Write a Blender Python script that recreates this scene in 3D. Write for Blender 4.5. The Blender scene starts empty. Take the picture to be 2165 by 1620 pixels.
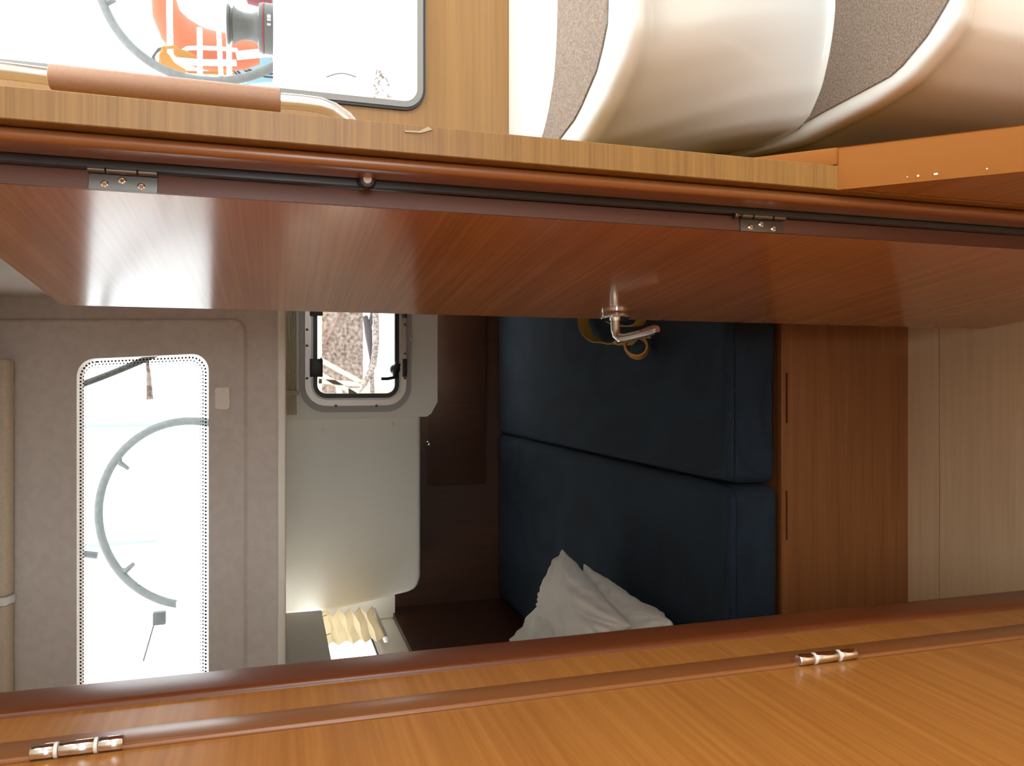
import bpy, bmesh, math, random
from mathutils import Vector, Matrix, noise
random.seed(7)
sc = bpy.context.scene
COL = sc.collection
PI = math.pi

# ------------------------------------------------------------------ camera
# The photograph is taken with the camera turned a quarter turn: the world's up points to the left of the frame.
CAM = Vector((0, 0, 1.56)); PITCH = math.radians(16.8); F = 1650.0
FWD = Vector((0, math.cos(PITCH), -math.sin(PITCH)))
UP = Vector((0, math.sin(PITCH), math.cos(PITCH)))
RT = Vector((1, 0, 0))
cd = bpy.data.cameras.new('camera'); cam = bpy.data.objects.new('camera', cd); COL.objects.link(cam)
cd.sensor_width = 36; cd.lens = F / 2165 * 36; cd.clip_start = 0.02; cd.clip_end = 200
m = Matrix((-UP, RT, -FWD)).transposed().to_4x4(); m.translation = CAM
cam.matrix_world = m
sc.camera = cam

# ------------------------------------------------------------------ sky, daylight, exposure
w = bpy.data.worlds.new('sky'); sc.world = w; w.use_nodes = True
nt = w.node_tree; bg = nt.nodes['Background']
tc = nt.nodes.new('ShaderNodeTexCoord'); sep = nt.nodes.new('ShaderNodeSeparateXYZ')
ramp = nt.nodes.new('ShaderNodeValToRGB')
nt.links.new(tc.outputs['Generated'], sep.inputs[0]); nt.links.new(sep.outputs['Z'], ramp.inputs[0])
ramp.color_ramp.elements[0].position = 0.0; ramp.color_ramp.elements[0].color = (0.93, 0.97, 1.0, 1)
ramp.color_ramp.elements[1].position = 0.6; ramp.color_ramp.elements[1].color = (1.0, 1.0, 1.0, 1)
nt.links.new(ramp.outputs[0], bg.inputs['Color']); bg.inputs['Strength'].default_value = 6.2
sc.view_settings.view_transform = 'Standard'; sc.view_settings.look = 'None'
sc.view_settings.gamma = 1; sc.view_settings.use_curve_mapping = False
sc.view_settings.exposure = 0.0
sc.cycles.use_denoising = True
sc.cycles.max_bounces = 10; sc.cycles.diffuse_bounces = 5; sc.cycles.transparent_max_bounces = 12
sc.cycles.sample_clamp_indirect = 8; sc.cycles.caustics_reflective = False; sc.cycles.caustics_refractive = False

def area(name, loc, look, sx, sy, power, col=(1, 1, 1)):
    l = bpy.data.lights.new(name, 'AREA'); l.shape = 'RECTANGLE'; l.size = sx; l.size_y = sy; l.energy = power; l.color = col
    o = bpy.data.objects.new(name, l); COL.objects.link(o); o.location = loc
    o.rotation_euler = (Vector(look) - Vector(loc)).to_track_quat('-Z', 'Y').to_euler()
    return o
# added fill lamps at unseen saloon windows (starboard, forward); daylight through the companionway hatch
area('fill_saloon_side', (2.12, -0.6, 1.45), (0, -0.6, 1.2), 1.6, 0.6, 10, (1.0, 1.0, 0.98))
area('fill_saloon_forward', (0.8, -2.4, 1.55), (0.5, 0, 1.1), 1.4, 0.55, 26, (0.88, 0.98, 1.0))
area('daylight_hull_window', (-1.18, 3.05, 1.34), (0, 2.6, .9), .7, .26, 1.4, (1, 1, 1))
area('daylight_hatch', (0.95, 0.85, 2.33), (0.85, 0.85, 0), 0.7, 0.7, 8, (0.95, 1, 1))

# ------------------------------------------------------------------ picture point -> ray, met with a plane at a real distance
def ray(x, y): return RT * ((1620 - y) - 810) + UP * (1082.5 - x) + FWD * F
def onY(x, y, Y): d = ray(x, y); return CAM + d * (Y / d.y)
def onX(x, y, X): d = ray(x, y); return CAM + d * (X / d.x)
def onZ(x, y, z): d = ray(x, y); return CAM + d * ((z - CAM.z) / d.z)
def onP(x, y, p0, n): d = ray(x, y); return CAM + d * ((Vector(p0) - CAM).dot(n) / d.dot(n))

# ------------------------------------------------------------------ materials
def mat(name, col, rough=0.5, metal=0, **k):
    m = bpy.data.materials.new(name); m.use_nodes = True
    b = m.node_tree.nodes['Principled BSDF']
    b.inputs['Base Color'].default_value = (*col, 1); b.inputs['Roughness'].default_value = rough; b.inputs['Metallic'].default_value = metal
    for a, v in k.items(): b.inputs[a.replace('_', ' ')].default_value = v
    return m
def N(m, t, **k):
    n = m.node_tree.nodes.new(t)
    for a, v in k.items(): setattr(n, a, v)
    return n
def L(m, a, b): m.node_tree.links.new(a, b)
def bump(m, src, strength, dist=0.001):
    b = N(m, 'ShaderNodeBump'); b.inputs['Strength'].default_value = strength; b.inputs['Distance'].default_value = dist
    L(m, src, b.inputs['Height']); L(m, b.outputs[0], m.node_tree.nodes['Principled BSDF'].inputs['Normal'])
def wood(name, c1, c2, axis, rough=0.3, fine=160, along=2.0, coat=0.0, mixf=1.0, spec=0.5):
    """straight-grained veneer, grain running along one local axis"""
    m = mat(name, c1, rough); p = m.node_tree.nodes['Principled BSDF']
    tc = N(m, 'ShaderNodeTexCoord')
    def ns(f, al, det, dist=0.0):
        mp = N(m, 'ShaderNodeMapping'); s = [f, f, f]; s[axis] = al; mp.inputs['Scale'].default_value = s
        n = N(m, 'ShaderNodeTexNoise'); n.inputs['Scale'].default_value = 1; n.inputs['Detail'].default_value = det; n.inputs['Distortion'].default_value = dist
        L(m, tc.outputs['Object'], mp.inputs[0]); L(m, mp.outputs[0], n.inputs[0]); return n.outputs['Fac']
    a = ns(fine, along, 3); b = ns(fine / 6, along * .5, 2, 0.3); c = ns(fine * 3, along * 4, 1)
    m1 = N(m, 'ShaderNodeMath', operation='MULTIPLY_ADD'); L(m, a, m1.inputs[0]); m1.inputs[1].default_value = 0.5; m1.inputs[2].default_value = 0
    m2 = N(m, 'ShaderNodeMath', operation='MULTIPLY_ADD'); L(m, b, m2.inputs[0]); m2.inputs[1].default_value = 0.35; L(m, m1.outputs[0], m2.inputs[2])
    m3 = N(m, 'ShaderNodeMath', operation='MULTIPLY_ADD'); L(m, c, m3.inputs[0]); m3.inputs[1].default_value = 0.15; L(m, m2.outputs[0], m3.inputs[2])
    r = N(m, 'ShaderNodeValToRGB'); e = r.color_ramp.elements
    e[0].position = 0.5 - .16 / mixf; e[0].color = (*c2, 1); e[1].position = 0.5 + .16 / mixf; e[1].color = (*c1, 1)
    L(m, m3.outputs[0], r.inputs[0]); L(m, r.outputs[0], p.inputs['Base Color'])
    p.inputs['Coat Weight'].default_value = coat; p.inputs['Coat Roughness'].default_value = 0.12
    p.inputs['Specular IOR Level'].default_value = spec
    return m
def noisy(name, c1, c2, scale, rough=0.8, bstr=0.3, bd=0.002, lo=.4, hi=.6, detail=4):
    m = mat(name, c1, rough); tc = N(m, 'ShaderNodeTexCoord'); n = N(m, 'ShaderNodeTexNoise')
    n.inputs['Scale'].default_value = scale; n.inputs['Detail'].default_value = detail
    L(m, tc.outputs['Object'], n.inputs[0]); r = N(m, 'ShaderNodeValToRGB'); e = r.color_ramp.elements
    e[0].position = lo; e[0].color = (*c1, 1); e[1].position = hi; e[1].color = (*c2, 1)
    L(m, n.outputs['Fac'], r.inputs[0]); L(m, r.outputs[0], m.node_tree.nodes['Principled BSDF'].inputs['Base Color'])
    bump(m, n.outputs['Fac'], bstr, bd); return m

M = {}
M['cabinet'] = wood('cabinet_veneer', (.45, .19, .042), (.33, .125, .024), 1, .27, 130, 2.0)
M['door'] = wood('door_veneer', (.52, .235, .105), (.36, .145, .058), 1, .14, 170, 2.0)
M['edge'] = wood('edge_veneer', (.29, .155, .036), (.19, .095, .02), 0, .42, 420, 6, mixf=1.15)
M['bulk'] = wood('bulkhead_veneer', (.27, .14, .034), (.21, .10, .022), 0, .38, 200, 3)
M['berth'] = wood('berth_veneer', (.30, .115, .036), (.20, .07, .02), 0, .4, 260, 4)
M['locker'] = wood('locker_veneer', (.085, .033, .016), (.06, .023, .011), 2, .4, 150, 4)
M['floor'] = wood('floor_laminate', (.84, .63, .40), (.68, .48, .28), 0, .42, 60, 2.5, mixf=.8)
M['trim'] = wood('stained_solid_trim', (.28, .105, .030), (.215, .078, .022), 2, .28, 60, 1.5, mixf=.7)
M['jamb'] = wood('stained_shaded_jamb', (.155, .042, .011), (.12, .031, .009), 2, .30, 60, 1.5, mixf=.7)  # red stain with the shade on the jamb's face put into the colour
M['doortrim'] = wood('stained_edge', (.13, .05, .03), (.09, .034, .02), 2, .45, 90, 1.5)
M['cap'] = mat('orange_stained_cap', (.26, .092, .012), .6, Specular_IOR_Level=.2)
M['gel'] = mat('white_gelcoat', (.76, .80, .79), .12, Coat_Weight=.3)
M['liner'] = mat('white_liner', (.88, .83, .74), .5)
M['saloon'] = mat('saloon_lining', (.80, .81, .80), .6)
M['head'] = noisy('headlining', (.60, .53, .49), (.64, .57, .53), 40, .75, .05)
M['vinyl'] = noisy('beige_blind', (.55, .46, .34), (.60, .50, .38), 120, .8, .1)
M['nonskid'] = noisy('nonskid_grit', (.16, .12, .09), (.31, .26, .21), 420, .9, .6, .001, .35, .72)
M['fabric'] = mat('navy_upholstery', (.014, .032, .060), .85, Sheen_Weight=.0, Sheen_Roughness=.5)
def weave(m, s, st):
    tc = N(m, 'ShaderNodeTexCoord'); ck = N(m, 'ShaderNodeTexVoronoi'); ck.inputs['Scale'].default_value = s
    ck.inputs['Randomness'].default_value = .25
    L(m, tc.outputs['Object'], ck.inputs[0]); bump(m, ck.outputs['Distance'], st, .0015)
    r = N(m, 'ShaderNodeValToRGB'); e = r.color_ramp.elements; e[0].position = .1; e[0].color = (.014, .035, .064, 1); e[1].position = .7; e[1].color = (.005, .012, .023, 1)
    L(m, ck.outputs['Distance'], r.inputs[0]); L(m, r.outputs[0], m.node_tree.nodes['Principled BSDF'].inputs['Base Color'])
weave(M['fabric'], 330, .7)
M['pillow'] = mat('pillow_cotton', (.90, .86, .79), .9, Sheen_Weight=.2)
M['chrome'] = mat('polished_steel', (.78, .76, .74), .12, 1)
M['steel'] = mat('brushed_steel', (.17, .165, .155), .30, 1)
M['alu'] = mat('anodised_aluminium', (.55, .52, .50), .38, .7)
M['stack'] = mat('cream_folded_cloth', (.66, .55, .38), .8)
M['flange'] = mat('grey_flange', (.46, .44, .40), .45)
M['black'] = mat('black_rubber', (.012, .013, .015), .4)
M['rebate'] = mat('black_lacquer', (.07, .075, .08), .22, .7)
M['plastic'] = mat('white_plastic', (.8, .79, .74), .35)
M['leather'] = noisy('tan_leather', (.30, .165, .10), (.33, .185, .115), 300, .55, .15, .0005)
M['webbing'] = noisy('yellow_webbing', (.48, .31, .05), (.58, .38, .08), 500, .8, .4, .0005)
M['ochre'] = mat('ochre_strap', (.85, .46, .10), .55)
M['wheel'] = noisy('grey_wheel_leather', (.075, .082, .082), (.10, .108, .108), 60, .7, .2)
M['white_out'] = mat('white_paint_and_glare', (.85, .85, .85), .4)  # white for rails and awning; on steel spokes, glare put into the colour
M['orange'] = mat('orange_vinyl', (.32, .062, .018), .6)
M['amber'] = mat('pale_amber_vinyl', (.30, .16, .05), .6)
M['rope_o'] = mat('orange_rope', (.30, .13, .02), .8)
M['rope_g'] = noisy('grey_braided_rope', (.022, .022, .022), (.07, .07, .068), 260, .9, .8, .003)
M['rope_p'] = noisy('pale_rope', (.13, .10, .09), (.32, .26, .23), 70, .9, .8, .003)
M['rope_b'] = mat('navy_rope', (.006, .012, .03), .8)
M['winch'] = mat('winch_grey', (.055, .059, .059), .45)
M['winchred'] = mat('winch_red', (.13, .008, .016), .5)
M['water'] = mat('pale_water_blue', (.10, .19, .22), .5)
M['quay'] = noisy('speckled_quay', (.075, .052, .042), (.30, .225, .19), 26, .95, .5, .02, .33, .66, 8)
M['cream'] = mat('cream_rail_paint', (.42, .39, .29), .6)
M['pontoon'] = mat('pontoon_cream', (.42, .38, .26), .7)
M['label'] = mat('emblem_light', (.5, .5, .5), .5)
M['dot'] = mat('black_ceramic_dot', (.004, .004, .004), .6)
# pleated cloth lets some light through
bm_ = bpy.data.materials.new('pleated_cloth'); bm_.use_nodes = True; t_ = bm_.node_tree; t_.nodes.clear()
o_ = t_.nodes.new('ShaderNodeOutputMaterial'); d_ = t_.nodes.new('ShaderNodeBsdfDiffuse'); tr_ = t_.nodes.new('ShaderNodeBsdfTranslucent'); mx_ = t_.nodes.new('ShaderNodeMixShader')
d_.inputs[0].default_value = (.68, .58, .42, 1); tr_.inputs[0].default_value = (.62, .52, .34, 1); mx_.inputs[0].default_value = .6
t_.links.new(d_.outputs[0], mx_.inputs[1]); t_.links.new(tr_.outputs[0], mx_.inputs[2]); t_.links.new(mx_.outputs[0], o_.inputs[0]); M['pleat'] = bm_
def glass(name, tint, refl=.06):
    g = bpy.data.materials.new(name); g.use_nodes = True; t = g.node_tree; t.nodes.clear()
    o = t.nodes.new('ShaderNodeOutputMaterial'); a = t.nodes.new('ShaderNodeBsdfTransparent'); b = t.nodes.new('ShaderNodeBsdfGlossy'); x = t.nodes.new('ShaderNodeMixShader')
    a.inputs[0].default_value = (*tint, 1); b.inputs['Roughness'].default_value = .02; x.inputs[0].default_value = refl
    t.links.new(a.outputs[0], x.inputs[1]); t.links.new(b.outputs[0], x.inputs[2]); t.links.new(x.outputs[0], o.inputs[0]); return g
M['glass'] = glass('clear_pane', (.93, .95, .95))

# ------------------------------------------------------------------ mesh helpers
class MB:
    def __init__(s): s.bm = bmesh.new()
    def _merge(s, t, mx=None):
        if mx is not None: t.transform(mx)
        me = bpy.data.meshes.new('tmp'); t.to_mesh(me); t.free(); s.bm.from_mesh(me); bpy.data.meshes.remove(me); return s
    def box(s, a, b, bev=0, seg=2, mx=None):
        a = Vector(a); b = Vector(b); t = bmesh.new(); bmesh.ops.create_cube(t, size=1)
        c = (a + b) / 2; d = b - a
        for v in t.verts: v.co = Vector((c.x + v.co.x * d.x, c.y + v.co.y * d.y, c.z + v.co.z * d.z))
        if bev: bmesh.ops.bevel(t, geom=t.edges[:], offset=bev, segments=seg, affect='EDGES', profile=.5)
        return s._merge(t, mx)
    def loops(s, rings, closed=True, cap=True, mx=None):
        """skin a list of equally long point rings"""
        t = bmesh.new(); R = [[t.verts.new(p) for p in r] for r in rings]; n = len(R[0])
        for i in range(len(R) - 1):
            for j in range(n if closed else n - 1):
                k = (j + 1) % n
                try: t.faces.new((R[i][j], R[i][k], R[i + 1][k], R[i + 1][j]))
                except ValueError: pass
        if cap and closed:
            t.faces.new(R[0][::-1]); t.faces.new(R[-1])
        bmesh.ops.recalc_face_normals(t, faces=t.faces[:])
        return s._merge(t, mx)
    def prism(s, pts, vec, bev=0, seg=2, mx=None):
        t = bmesh.new(); v = [t.verts.new(p) for p in pts]; f = t.faces.new(v)
        g = bmesh.ops.extrude_face_region(t, geom=[f]); vec = Vector(vec)
        for e in g['geom']:
            if isinstance(e, bmesh.types.BMVert): e.co += vec
        bmesh.ops.recalc_face_normals(t, faces=t.faces[:])
        if bev:
            bmesh.ops.bevel(t, geom=t.edges[:], offset=bev, segments=seg, affect='EDGES', profile=.5)
        return s._merge(t, mx)
    def tube(s, pts, r, n=12, cap=True, mx=None):
        pts = [Vector(p) for p in pts]; rr = r if isinstance(r, (list, tuple)) else [r] * len(pts)
        rings = []; nrm = None
        for i, p in enumerate(pts):
            a = pts[max(0, i - 1)]; b = pts[min(len(pts) - 1, i + 1)]; d = (b - a).normalized()
            if nrm is None: nrm = d.orthogonal().normalized()
            nrm = (nrm - d * nrm.dot(d)).normalized(); bn = d.cross(nrm)
            rings.append([p + (nrm * math.cos(2 * PI * k / n) + bn * math.sin(2 * PI * k / n)) * rr[i] for k in range(n)])
        return s.loops(rings, True, cap, mx)
    def ring(s, c, R, r, ax1, ax2, n=64, m_=12):
        c = Vector(c); a1 = Vector(ax1).normalized(); a2 = Vector(ax2).normalized(); a3 = a1.cross(a2); t = bmesh.new(); V = []
        for i in range(n):
            th = 2 * PI * i / n; e = a1 * math.cos(th) + a2 * math.sin(th)
            V.append([t.verts.new(c + e * (R + r * math.cos(2 * PI * j / m_)) + a3 * r * math.sin(2 * PI * j / m_)) for j in range(m_)])
        for i in range(n):
            for j in range(m_): t.faces.new((V[i][j], V[(i + 1) % n][j], V[(i + 1) % n][(j + 1) % m_], V[i][(j + 1) % m_]))
        bmesh.ops.recalc_face_normals(t, faces=t.faces[:]); return s._merge(t)
    def lathe(s, prof, base, axis=(0, 0, 1), n=32):
        base = Vector(base); ax = Vector(axis).normalized(); e1 = ax.orthogonal().normalized(); e2 = ax.cross(e1)
        return s.loops([[base + ax * h + (e1 * math.cos(2 * PI * k / n) + e2 * math.sin(2 * PI * k / n)) * max(r, 1e-5) for k in range(n)] for r, h in prof])
    def plate(s, outer, holes, vec):
        """flat plate with holes; outer/holes are 3D loops in one plane, vec the thickness"""
        t = bmesh.new(); vec = Vector(vec); ed = []; LP = []
        for lp in [outer] + holes:
            v = [t.verts.new(p) for p in lp]; LP.append(v)
            for i in range(len(v)): ed.append(t.edges.new((v[i], v[(i + 1) % len(v)])))
        bmesh.ops.triangle_fill(t, use_beauty=True, use_dissolve=False, edges=ed)
        fs = t.faces[:]; mp = {}
        for v in t.verts[:]: mp[v] = t.verts.new(v.co + vec)
        for f in fs: t.faces.new([mp[v] for v in f.verts][::-1])
        for v in LP:
            for i in range(len(v)):
                a, b = v[i], v[(i + 1) % len(v)]; t.faces.new((a, b, mp[b], mp[a]))
        bmesh.ops.recalc_face_normals(t, faces=t.faces[:]); return s._merge(t)
def rrect(x0, x1, z0, z1, r, n=8):
    out = []
    for cx, cz, a0 in ((x1 - r, z1 - r, 0), (x0 + r, z1 - r, 90), (x0 + r, z0 + r, 180), (x1 - r, z0 + r, 270)):
        for i in range(n + 1):
            a = math.radians(a0 + 90 * i / n); out.append((cx + r * math.cos(a), cz + r * math.sin(a)))
    return out
def tagset(o, label=None, cat=None, group=None, kind=None):
    if label: o['label'] = label
    if cat: o['category'] = cat
    if group: o['group'] = group
    if kind: o['kind'] = kind
    return o
def obj(name, mb, m, parent=None, smooth=True, local=False, origin=None, sub=0):
    bm = mb.bm
    off = Vector((0, 0, 0))
    if parent is not None and not local:
        p = parent; off = Vector((0, 0, 0))
        while p is not None: off = off + p.location; p = p.parent
    elif origin is not None: off = Vector(origin)
    if off.length: bmesh.ops.translate(bm, verts=bm.verts[:], vec=-off)
    me = bpy.data.meshes.new(name); bm.to_mesh(me); bm.free()
    me.materials.append(m)
    o = bpy.data.objects.new(name, me); COL.objects.link(o)
    if parent is not None: o.parent = parent
    elif origin is not None: o.location = origin
    if smooth:
        for p in me.polygons: p.use_smooth = True
        if sub == 0:
            bm2 = bmesh.new(); bm2.from_mesh(me)
            for e in bm2.edges:
                if len(e.link_faces) == 2 and e.calc_face_angle(0) > math.radians(38): e.smooth = False
            bm2.to_mesh(me); bm2.free()
    if sub:
        md = o.modifiers.new('subdivision', 'SUBSURF'); md.levels = sub; md.render_levels = sub
    return o
def empty(name, loc, rz=0, **k):
    o = bpy.data.objects.new(name, None); COL.objects.link(o); o.location = loc; o.rotation_euler = (0, 0, rz); o.empty_display_size = .05
    return tagset(o, **k)
def struct(name, mb, m, label=None, smooth=False):
    o = obj(name, mb, m, smooth=smooth); return tagset(o, label, kind='structure')

# ================================================================== SETTING
YB = 1.242          # aft bulkhead beside the steps
# floors
fl = MB(); fl.box((-1.10, 1.534 + .0018, -.03), (.62, 3.8, 0)); fl.box((-1.10, .2, -.03), (.62, 1.534 - .0018, 0))
fl.box((-.6, -2.5, -.03), (2.3, .2, 0)); fl.box((.62, .2, -.03), (2.3, 1.3, 0)); fl.box((-1.10, -.2, -.04), (.7, 3.8, -.031))
struct('floor', fl, M['floor'], 'pale wood laminate cabin sole with one dark seam')
# saloon shell
s = MB(); s.box((-.43, -2.5, 0), (-.40, .8, 2.25)); struct('wall_saloon_left', s, M['saloon'])
s = MB(); s.plate([(2.2, -2.5, 0), (2.2, 1.3, 0), (2.2, 1.3, 2.25), (2.2, -2.5, 2.25)], [[(2.2, -1.5, 1.1), (2.2, .3, 1.1), (2.2, .3, 1.8), (2.2, -1.5, 1.8)]], (.05, 0, 0)); struct('wall_saloon_right', s, M['saloon'])
s = MB(); s.plate([(-.43, -2.5, 0), (2.25, -2.5, 0), (2.25, -2.5, 2.25), (-.43, -2.5, 2.25)], [[(0, -2.5, 1.2), (1.6, -2.5, 1.2), (1.6, -2.5, 1.85), (0, -2.5, 1.85)]], (0, -.05, 0)); struct('wall_saloon_forward', s, M['saloon'])
s = MB(); s.plate([(-.43, -2.5, 2.25), (2.25, -2.5, 2.25), (2.25, 1.3, 2.25), (-.4, 1.3, 2.25)], [[(.42, .35, 2.25), (1.45, .35, 2.25), (1.45, 1.22, 2.25), (.42, 1.22, 2.25)]], (0, 0, .05)); struct('ceiling_saloon', s, M['saloon'])
# cabin roof, side, aft bulkhead under cockpit
s = MB(); s.box((-1.10, .9, 2.30), (.27, 2.42, 2.34)); struct('ceiling', s, M['head'])
s = MB(); s.box((-1.10, .94, 0), (-.372, .985, 2.3)); struct('wall_cabin_forward', s, M['head'])
s = MB(); s.box((.5, 1.28, 0), (.53, 3.75, 1.2)); s.box((.2475, 1.28, 1.2), (.53, 2.3, 1.23)); s.box((.2215, 1.27, 1.23), (.2465, 2.36, 2.3)); s.box((.5, 2.1, 1.2), (.53, 3.75, 1.58)); struct('wall_right', s, M['head'])
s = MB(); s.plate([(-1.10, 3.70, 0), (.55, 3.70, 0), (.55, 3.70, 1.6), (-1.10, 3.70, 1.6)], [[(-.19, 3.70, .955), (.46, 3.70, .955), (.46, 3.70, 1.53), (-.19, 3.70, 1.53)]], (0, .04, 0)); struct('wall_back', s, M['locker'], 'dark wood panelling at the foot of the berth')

# --- partition between door and steps
s = MB(); zb = 1.56 - .822 * .74
s.box((.2190, .740, .30), (.2465, YB, 2.25), .0008, 1)
part = struct('wall_partition', s, M['edge'], 'edge of the plywood partition with pale horizontal grain')
# chip in the edge band
s = MB(); s.prism([onY(905, 268, .7385), onY(915, 274, .7385), onY(890, 281, .7385), onY(857, 279, .7385), onY(855, 276, .7385), onY(886, 277, .7385)], (0, .0012, 0))
tagset(obj('chipped_splinter', s, M['pontoon'], part, smooth=False), 'raised pale splinter')
# door frame post (stained moulding) and black rebate behind
s = MB(); s.box((.2058, .756, 0), (.2185, .80, 2.25), .0055, 4); struct('trim_1', s, M['trim'], 'red-brown rounded door post beside the partition edge', True)
s = MB(); s.box((.1995, .8005, 0), (.2185, .815, 2.25)); rb = struct('trim_2', s, M['rebate'], 'black rebate of the door frame')
s = MB(); c = onY(775, 381, .799); s.lathe([(.009, 0), (.0095, .002), (.0075, .006), (.007, .0065)], c + Vector((-.001, 0, 0)), (0, -1, 0), 24)
bp = obj('door_bumper', s, M['black'], rb); s = MB(); s.lathe([(.0042, .0066), (.0042, .0085), (.0018, .0085), (.0016, .0075)], c + Vector((-.001, 0, 0)), (0, -1, 0), 24); obj('bumper_pad', s, M['plastic'], bp)

# --- bulkhead with window
WX0, WX1, WZ1 = .3505 * YB, 1.16, 2.08
WZ0 = onY(897, 100, YB).z
s = MB(); hole = [(x, YB, z) for x, z in rrect(WX0, WX1, WZ0, WZ1, .034)]
s.plate([(.2466, YB, 0), (2.25, YB, 0), (2.25, YB, 2.25), (.2466, YB, 2.25)], [hole], (0, .028, 0)); struct('wall_aft', s, M['bulk'], 'honey coloured wood bulkhead around the cockpit window')
w1 = empty('window_1', ((WX0 + WX1) / 2, YB, WZ0), kind='structure', label='large cockpit window beside the steps, metal rim')
def rim(x0, x1, z0, z1, r, wd, Y0, Y1, rb=0.0):
    b = MB(); b.plate([(x, Y0, z) for x, z in rrect(x0, x1, z0, z1, r)], [[(x, Y0, z) for x, z in rrect(x0 + wd, x1 - wd, z0 + wd, z1 - wd, max(r - wd, .004))]], (0, Y1 - Y0, 0)); return b
obj('seal', rim(WX0 - .001, WX1 + .001, WZ0 - .001, WZ1 + .001, .035, .004, YB - .005, YB + .03), M['black'], w1)
obj('rim', rim(WX0 + .003, WX1 - .003, WZ0 + .003, WZ1 - .003, .031, .0095, YB - .007, YB + .024), mat('grey_window_rim', (.20, .20, .19), .5), w1)
s = MB(); s.plate([(x, YB + .012, z) for x, z in rrect(WX0 + .011, WX1 - .011, WZ0 + .011, WZ1 - .011, .024)], [], (0, .004, 0)); obj('pane', s, M['glass'], w1, smooth=False)

# --- cabin aft face with cockpit window (leans aft at the top)
TH = math.radians(72); S_ = Vector((0, math.cos(TH), math.sin(TH))); NN = Vector((0, -math.sin(TH), math.cos(TH)))
P0 = Vector((0, 2.05, 1.551))
def pl(x, z, d=0): return P0 + Vector((x, 0, 0)) + S_ * z + NN * d      # (along x, up the slope, towards the room)
def pc(x, y):
    q = onP(x, y, P0, NN) - P0; return q.x, q.dot(S_)
a0, b0 = pc(162, 760), pc(441, 747)
wx1t = a0[0]; wx1b = b0[0]; wz1 = a0[1]; wz0 = b0[1]; wxl = -.98
def taper(pts):   # right edge spreads a little towards the bottom, as on the real pane
    return [(x + (wx1b - wx1t) * (wz1 - z) / (wz1 - wz0) * (1 if x > 0 - .3 else 0), z) for x, z in pts]
hp = taper(rrect(wxl, wx1t, wz0, wz1, .045, 10))
s = MB(); s.plate([pl(-1.10, 0, -.012), pl(.245, 0, -.012), pl(.245, .79, -.012), pl(-1.10, .79, -.012)], [[pl(x, z, -.012) for x, z in hp]], -NN * .02)
struct('wall_cockpit', s, M['head'], 'moulded grey-beige headliner panel around the cabin window')
# raised moulded field around the window
q0 = pc(519, 672); q1 = pc(519, 1400)
fld = rrect(-1.095, q0[0], pc(519, 900)[1], .9, .035, 8)
s = MB()
t0 = [pl(x, z, -.0118) for x, z in fld]; t1 = [pl(x, z, 0) for x, z in rrect(-1.085, q0[0] - .010, pc(519, 900)[1] + .010, .89, .03, 8)]
hb = [pl(x, z, 0) for x, z in hp]
s.plate(t1, [hb], -NN * .0115)
s.loops([t0, [(a * .45 + b * .55) + NN * .0035 for a, b in zip(t0, t1)], t1], True, False)
obj_f = struct('wall_cockpit_field', s, M['head'], None, True)
# lower lip (rounded) and soffit under cockpit seat
s = MB(); s.box((-1.10, 2.043, 1.537), (.245, 2.068, 1.557), .005, 3); struct('trim_3', s, M['liner'], 'white rounded lip under the headliner panel', True)
s = MB(); s.box((-1.10, 2.075, 1.553), (.53, 3.75, 1.566)); struct('ceiling_under_cockpit', s, M['liner'])
# square blanking plate
c0, c1 = pc(456, 866), pc(487, 819)
s = MB(); s.prism([pl(x, z, .0) for x, z in rrect(c0[0], c1[0], c1[1], c0[1], .006, 4)], NN * .006, .002); tagset(obj('blanking_plate', s, M['liner']), 'small square blanking plate moulded beside the cabin cockpit window', 'plate')
# glass with ceramic dots
w2 = empty('window_2', pl((wxl + wx1b) / 2, wz0), kind='structure', label='cabin window to the cockpit with a dotted black border')
s = MB(); s.plate([pl(x, z, -.0035) for x, z in taper(rrect(wxl + .001, wx1t - .001, wz0 + .001, wz1 - .001, .044, 10))], [], -NN * .005); pane = obj('pane', s, M['glass'], w2, smooth=False)
s = MB()
for k, (ins, rad) in enumerate(((.0085, .0029), (.0155, .0022), (.022, .0014))):
    lp = taper(rrect(wxl + ins, wx1t - ins, wz0 + ins, wz1 - ins, .045 - ins * .6, 14)); lp.append(lp[0])
    acc = (k % 2) * .0045
    for (xa, za), (xb, zb) in zip(lp[:-1], lp[1:]):
        d = math.hypot(xb - xa, zb - za)
        while acc < d:
            f = acc / d; cx = xa + (xb - xa) * f; cz = za + (zb - za) * f
            t = bmesh.new(); vs = [t.verts.new(pl(cx + rad * math.cos(PI * i / 4), cz + rad * math.sin(PI * i / 4), -.0030)) for i in range(8)]; t.faces.new(vs); s._merge(t)
            acc += .009
        acc -= d
tagset(obj('dot_border', s, M['dot'], pane, smooth=False), 'rows of tiny black dots')
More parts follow.
